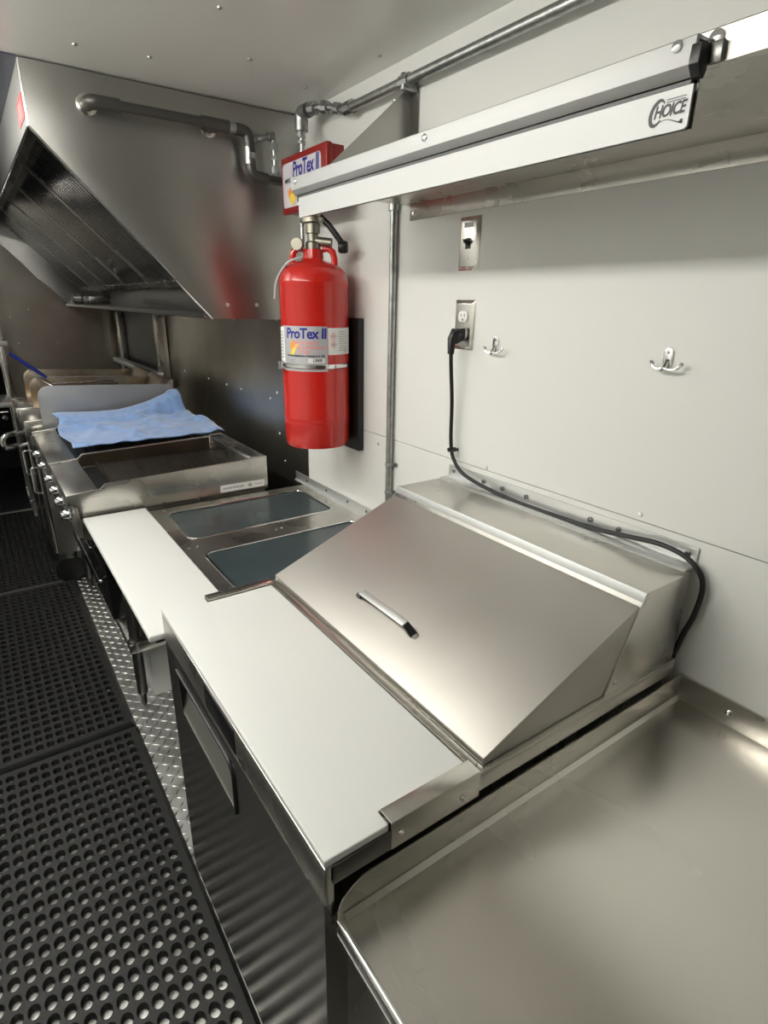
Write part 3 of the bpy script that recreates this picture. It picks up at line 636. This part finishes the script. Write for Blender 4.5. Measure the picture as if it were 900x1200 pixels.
put2d(MB(), poly2d([(-.052, -.02), (-.044, -.012), (-.04, -.002), (-.03, .006), (-.018, .012), (-.022, .0), (-.03, -.008), (-.038, -.022)]), cyl_map(.0012, -17, 1.289)).build('flame', 'print_yellow', ls)
put2d(MB(), poly2d([(-.05, .008), (-.044, .022), (-.036, .026), (-.032, .018), (-.036, .004), (-.044, -.004)]), cyl_map(.0011, -17, 1.283)).build('flame', 'print_orange', ls)
arc_patch(-12, 15, 1.2455, 1.2585, .0011).build('size_field', 'label_white', ls, angle=60)
put2d(MB(), text2d('L3000', .011, .1, .0003), cyl_map(.0016, 3, 1.2525)).build('lettering', 'print_black', ls)
mk = MB(); mk.tube([cyl_map(.0012, -50, 1.249)(.006*math.cos(a*PI/8), .006*math.sin(a*PI/8)) for a in range(16)], .0008, 4, closed=True)
for k in range(3): put2d(mk, rect2d(.009, .026, -.005+.0045*k, -.003+.0045*k), cyl_map(.0012, -50, 1.248))
mk.build('approval_mark', 'print_grey', ls)
bc = MB()
for k in range(9): put2d(bc, rect2d(-.006, .008, 1.255+k*.009-1.249, 1.2555+k*.009-1.249+.004), cyl_map(.0014, -70, 1.249))
bc.build('barcode_bars', 'print_grey', ls)
hz = arc_patch(21, 78, 1.268, 1.343, .0006).build('hazard_label', 'label_white', t, angle=60)
hb = MB()
for zc in (1.320, 1.297): hb.tube([cyl_map(.001, 31, zc)(u, v) for u, v in ((0, .010), (.0095, 0), (0, -.010), (-.0095, 0))], .0009, 4, closed=True)
hb.build('hazard_diamond', 'print_red', hz)
hp = MB()
for k in range(9): put2d(hp, rect2d(0, .03+.012*((k*7) % 3)/2, -.0006, .0012, 3), cyl_map(.001, 42, 1.332-.0065*k))
for k in range(2): put2d(hp, rect2d(-.003, .003, -.003, .003), cyl_map(.001, 31, 1.320-.023*k))
put2d(hp, text2d('UN 3', .008), cyl_map(.001, 60, 1.276)); hp.build('hazard_print', 'print_grey', hz)
t = thing('cylinder_bracket', (-.02, 1.17, .96), 'black wall bracket plate with metal strap behind the red cylinder', 'bracket')
MB().prism([(-.0215, 1.103), (-.0015, 1.103), (-.0015, 1.265), (-.0215, 1.265)], 'z', .962, 1.369, .001).build('wall_plate', 'black_plastic', t)
bp_ = [cyl_at(CR+.003, a, 1.241) for a in range(-175, 130, 8)]
bd = MB()
bv, bf = [], []
for k in range(0, 61):
    a = -170+k*(290/60)
    for r_, z_ in ((CR+.0025, 1.228), (CR+.0045, 1.230), (CR+.0045, 1.239), (CR+.0025, 1.241)): bv.append(cyl_at(r_, a, z_))
for k in range(60):
    for q in range(4): bf.append((4*k+q, 4*k+(q+1) % 4, 4*k+4+(q+1) % 4, 4*k+4+q))
bd.raw(bv, bf); bmesh.ops.recalc_face_normals(bd.bm, faces=bd.bm.faces); bd.build('strap', 'chrome', t)
bk = cyl_at(CR+.007, -68, 1.241); MB().box(bk[0]-.012, bk[0]+.012, bk[1]-.012, bk[1]+.008, 1.222, 1.247, .002).build('strap_buckle', 'chrome', t)
tag(MB().tube(fillet([(-.075, 1.345, BZ0-.0005), (-.075, 1.345, 1.58), (-.06, 1.36, 1.45), (-.004, 1.36, 1.44)], .02), .0075, 12).build('box_conduit', 'galvanised'), 'thin metal conduit leaving the bottom of the red control box', 'conduit')

# ------------------------------------------------------------------ ceiling conduit, wall conduit
t = thing('ceiling_conduit', (-.035, .4, 1.88), 'galvanised conduit along the top of the white wall, elbowed above the red box', 'conduit')
MB().cyl((-.032, 1.135, 1.906), (-.032, YB+.01, 1.890), .0115, 16).build('long_run', 'galvanised', t)
MB().tube(fillet([(-.032, 1.12, 1.906), (-.034, 1.165, 1.908), (-.045, 1.22, 1.925), (-.062, 1.27, 1.931), (-.068, 1.31, 1.931)], .03), .0095, 12).build('bent_nipple', 'galvanised', t)
for p, q, r_ in (((-.032, 1.150, 1.906), (-.032, 1.115, 1.906), .0175), ((-.040, 1.195, 1.918), (-.036, 1.172, 1.911), .0145), ((-.052, 1.242, 1.928), (-.046, 1.222, 1.923), .0165), ((-.066, 1.290, 1.931), (-.060, 1.268, 1.930), .0175), ((-.032, .895, 1.9045), (-.032, .862, 1.9042), .0155), ((-.032, -.2, 1.897), (-.032, -.23, 1.897), .0155)): MB().cyl(p, q, r_, 10).build('coupling', 'galvanised', t)
MB().tube(fillet([(-.067, 1.300, 1.931), (-.070, 1.340, 1.931), (-.070, 1.340, 1.885)], .03, 6), .020, 16).build('elbow', 'galvanised', t)
MB().cyl((-.070, 1.340, 1.90), (-.070, 1.340, BZ1-.0005), .0085, 12).build('drop_tube', 'galvanised', t)
for a, b in ((1.886, 1.868), (1.860, 1.853), (1.828, BZ1)): MB().cyl((-.070, 1.340, a), (-.070, 1.340, b), .0125, 8).build('fitting', 'galvanised', t)
MB().box(-.045, -.001, .872, .884, 1.885, 1.92, .002).build('strap', 'galvanised', t)
t = thing('wall_conduit', (-.013, .943, .86), 'thin vertical galvanised conduit on the white wall beside the red cylinder', 'conduit')
MB().cyl((-.013, .943, .7725), (-.013, .943, 1.885), .0098, 16).build('tube', 'galvanised', t)
MB().cyl((-.013, .943, 1.64), (-.013, .943, 1.665), .0145, 12).build('coupling', 'galvanised', t)
for z in (.955, .868):
    sx = MB().tube([(-.002, .955, z), (-.014, .955, z), (-.0245, .943, z), (-.014, .931, z), (-.002, .931, z)], .003, 8, flat=1.8).build('strap', 'galvanised', t)
    MB().lathe([(.004, 0), (.003, .003)], (-.0035, .922, z), 8, (-1, 0, 0)).box(-.0035, -.0006, .914, .932, z-.006, z+.006).build('strap_tab', 'galvanised', sx)

# ------------------------------------------------------------------ wall shelf and order rail
SY0, SY1 = -.32, .905
t = thing('wall_shelf', (-.15, .29, 1.65), 'stainless wall shelf with triangular end gussets and raised front lip', 'shelf')
MB().box(-.303, -.001, SY0, SY1, 1.6495, 1.652).build('shelf_board', 'steel_y', t)
MB().prism([(-.3035, 1.6495), (-.3035, 1.6805), (-.301, 1.6825), (-.295, 1.6805), (-.295, 1.6785), (-.300, 1.679), (-.3005, 1.652)], 'y', SY0, SY1).build('front_lip', 'steel_lid', t)
MB().prism([(-.0045, 1.612), (-.0045, 1.6495), (-.001, 1.6495), (-.001, 1.612)], 'y', SY0, SY1-.02, .0008).build('back_downturn', 'steel_y', t)
for y in (SY1-.007, SY0+.005):
    g = MB().prism([(-.001, 1.652), (-.290, 1.652), (-.288, 1.662), (-.012, 1.898), (-.001, 1.898)], 'y', y, y+.002).build('gusset', 'steel_hood', t)
    MB().box(-.003, -.0008, y-.035, y, 1.652, 1.898).build('gusset_flange', 'steel_hood', g)
    MB().box(-.292, -.004, y-.02, y, 1.652, 1.654).build('gusset_foot', 'steel_hood', g)
MB().lathe([(.006, 0), (.006, .004), (.003, .005)], (-.0045, .87, 1.628), 10, (-1, 0, 0)).build('bolt', 'chrome', t)
RY0, RY1 = -.016, .908
t = thing('order_rail', (-.318, .45, 1.598), 'brushed aluminium order ticket rail screwed to the front of the wall shelf', 'ticket rail')
MB().prism([(-.3265, 1.6485), (-.3265, 1.6725), (-.3245, 1.674), (-.3045, 1.674), (-.3045, 1.6705), (-.3215, 1.6705), (-.3215, 1.652), (-.3145, 1.6405), (-.3172, 1.6390)], 'y', RY0, RY1, .0003).build('upper_channel', 'rail_metal', t)
MB().box(-.3065, -.3045, RY0+.002, RY1-.002, 1.594, 1.672).build('back_plate', 'steel_dark', t)
MB().box(-.3145, -.307, RY0+.006, RY1-.004, 1.628, 1.644).build('grip_strip', 'black_plastic', t)
lp = MB().prism([(RY0+.003, 1.5925), (RY0, 1.5955), (RY0, 1.6325), (RY1-.02, 1.6325), (RY1-.02, 1.5925)], 'x', -.3185, -.3155).build('lower_plate', 'rail_metal', t)
sc_ = MB().lathe([(.0062, 0), (.0055, .002), (.002, .0035)], (-.3265, .425, 1.6635), 14, (-1, 0, 0)).build('screw', 'chrome', t)
copy_obj(sc_, (0, RY1-.022-.425, 0)); copy_obj(sc_, (0, .004-.425, .004))
MB().lathe([(.008, 0), (.008, .002), (.003, .004)], (-.3035, -.024, 1.672), 14, (-1, 0, 0)).build('shelf_screw', 'chrome', t)
MB().prism([(-.3285, 1.647), (-.3275, 1.665), (-.3115, 1.668), (-.3105, 1.643), (-.3145, 1.6355), (-.3205, 1.6375)], 'y', RY0-.007, RY0+.004, .001).build('end_cap', 'black_plastic', t)
MB().prism([(-.3105, 1.648), (-.3105, 1.668), (-.3045, 1.668), (-.3045, 1.650)], 'y', RY0-.020, RY0+.004, .0015).build('end_stop', 'steel_dark', t)
pl = lambda u, v: (-.3189, .032-u*.66, 1.6125+v*.80)
lo = MB()
put2d(lo, text2d('HOICE', .0205, .22, .0006, .92), lambda x, y: pl(.038+x, .001+y))
cc = [(.017+.0135*math.cos(a)*.85+.25*.0135*math.sin(a), .001+.0145*math.sin(a)) for a in [math.radians(q) for q in range(42, 330, 14)]]
def ribbon(mb, pts, ws):
    v, f = [], []
    for i, p in enumerate(pts):
        a = pts[max(i-1, 0)]; b = pts[min(i+1, len(pts)-1)]; tx, ty = b[0]-a[0], b[1]-a[1]; l = math.hypot(tx, ty) or 1
        v += [(p[0]-ty/l*ws[i]/2, p[1]+tx/l*ws[i]/2), (p[0]+ty/l*ws[i]/2, p[1]-tx/l*ws[i]/2)]
    for i in range(len(pts)-1): f.append((2*i, 2*i+2, 2*i+3, 2*i+1))
    put2d(mb, (v, f), pl)
ribbon(lo, cc, [.0018+.0044*math.sin(PI*k/(len(cc)-1)) for k in range(len(cc))])
sw = [(.018+.046*k/14, -.0125+.0035*math.sin(k/14*PI*1.35+.2)-.001*(k/14)) for k in range(15)]
ribbon(lo, sw, [.0006+.0016*(k/14)**2 for k in range(15)])
put2d(lo, poly2d([(.0615+.003*math.cos(a*PI/6), -.0148+.0026*math.sin(a*PI/6)) for a in range(12)]), pl)
for k in range(2): put2d(lo, rect2d(.031, .064, .0105+.003*k, .0115+.003*k), pl)
lo.build('logo', 'logo_grey', lp)

# ------------------------------------------------------------------ outlets, cord, hooks
def outlet(y0, z0, label, recs):
    t = thing('wall_outlet', (0, y0+.035, z0), label, 'outlet')
    y1, z1 = y0+.07, z0+.1143
    MB().hexa([(-.0006, y0, z0), (-.0006, y1, z0), (-.0006, y1, z1), (-.0006, y0, z1), (-.006, y0+.009, z0+.009), (-.006, y1-.009, z0+.009), (-.006, y1-.009, z1-.009), (-.006, y0+.009, z1-.009)], .0008).build('cover_plate', 'steel', t)
    for zc in recs:
        pp = [(y0+.035+.0165*math.cos(a*PI/12), zc+max(-.0125, min(.0125, .0165*math.sin(a*PI/12)))) for a in range(24)]
        r_ = MB().prism(pp, 'x', -.0085, -.0055, .0006).build('receptacle', 'outlet_white', t)
        for dy, dz, w_, h_ in ((-.006, .003, .0016, .008), (.006, .003, .0016, .0065), (0, -.007, .004, .004)): MB().box(-.0089, -.0084, y0+.035+dy-w_/2, y0+.035+dy+w_/2, zc+dz-h_/2, zc+dz+h_/2).build('slot', 'print_black', r_)
    MB().lathe([(.0032, 0), (.0025, .0015)], (-.006, y0+.035, z0+.057), 10, (-1, 0, 0)).build('screw', 'chrome', t)
    return t
o1 = outlet(.6234, 1.3089, 'steel plate duplex outlet with the black power cord plugged in', (1.3089+.0765, 1.3089+.0375))
o2 = thing('wall_switch', (0, .6577, 1.4872), 'steel plate toggle switch on the wall just under the shelf', 'switch')
y0, z0 = .6227, 1.4872; y1, z1 = y0+.07, z0+.1143
cvp = MB().hexa([(-.0006, y0, z0), (-.0006, y1, z0), (-.0006, y1, z1), (-.0006, y0, z1), (-.006, y0+.009, z0+.009), (-.006, y1-.009, z0+.009), (-.006, y1-.009, z1-.009), (-.006, y0+.009, z1-.009)], .0008).build('cover_plate', 'steel', o2)
MB().box(-.0072, -.006, y0+.027, y0+.043, z0+.046, z0+.068).build('toggle_slot', 'black_plastic', o2)
MB().hexa([(-.0065, y0+.031, z0+.052), (-.0065, y0+.039, z0+.052), (-.0065, y0+.039, z0+.062), (-.0065, y0+.031, z0+.062), (-.020, y0+.032, z0+.060), (-.020, y0+.038, z0+.060), (-.020, y0+.038, z0+.066), (-.020, y0+.032, z0+.066)], .001).build('toggle', 'black_plastic', o2)
for dz in (.027, .087): MB().lathe([(.0032, 0), (.0025, .0015)], (-.006, y0+.035, z0+dz), 10, (-1, 0, 0)).build('screw', 'chrome', o2)
MB().box(-.0066, -.006, y0+.022, y0+.050, z0+.091, z0+.101).build('tag', 'label_silver', o2)
t = thing('power_cord', (-.02, .65, .85), 'black power cord hanging from the outlet across the wall behind the lid housing', 'cord')
pts = [(-.042, .654, 1.318), (-.040, .656, 1.285), (-.026, .660, 1.185), (-.022, .659, 1.08), (-.020, .645, 1.035), (-.020, .601, 1.006), (-.019, .494, .990), (-.018, .386, .986), (-.017, .227, .989), (-.017, .151, .997), (-.017, .083, 1.005), (-.017, .034, 1.000), (-.017, .003, .982), (-.017, -.010, .953), (-.018, -.007, .9), (-.020, .004, .852), (-.024, .012, .80)]
cdl = MB().tube(bezier(pts, 8), .0048, 12).build('cable', 'cord_black', t)
pg = MB().hexa([(-.009, .644, 1.332), (-.009, .672, 1.332), (-.009, .672, 1.360), (-.009, .644, 1.360), (-.036, .645, 1.322), (-.036, .668, 1.322), (-.036, .668, 1.358), (-.036, .645, 1.358)], .003).tube([(-.030, .656, 1.350), (-.042, .655, 1.335), (-.043, .655, 1.300)], [.012, .0105, .008], 12).build('plug', 'cord_black', t)
cp_ = MB().tube([(-.001, .664, 1.060), (-.024, .668, 1.060), (-.030, .659, 1.060), (-.024, .650, 1.060), (-.001, .654, 1.060)], .0025, 8, flat=1.6).build('cable_clip', 'black_plastic', t)
def hook(y, z, label):
    t = thing('coat_hook', (0, y, z-.03), label, 'hook', None)
    MB().prism([(y+.0085*math.cos(a*PI/10), z+.0085*math.sin(a*PI/10)+(0 if a <= 10 else -.022)) for a in range(20)], 'x', -.003, -.0005, .0006).build('back_plate', 'chrome', t)
    MB().tube([(-.0035, y, z-.012), (-.010, y, z-.024), (-.016, y, z-.028)], .004, 10).build('stem', 'chrome', t)
    for s, ty, tx in ((1, .021, -.014), (-1, .032, -.013)):
        a = MB().tube(bezier([(-.013, y, z-.0245), (-.015, y+s*ty*.4, z-.0265), (-.015, y+s*ty*.8, z-.0235), (tx, y+s*ty, z-.017)], 6), .0022, 10).build('prong', 'chrome', t)
        MB().lathe([(.002, -.004), (.0035, -.002), (.0035, .002), (.002, .004)], (tx, y+s*ty, z-.0165), 12, (-.2, s*.5, .8)).build('prong_tip', 'chrome', a)
    for dz in (.001, -.015): MB().lathe([(.0025, 0), (.0018, .0014)], (-.003, y, z+dz), 8, (-1, 0, 0)).build('screw', 'galvanised', t)
hook(.549, 1.336, 'small chrome double coat hook on the wall next to the outlets')
hook(.136, 1.339, 'small chrome double coat hook on the bare wall away from the outlets')
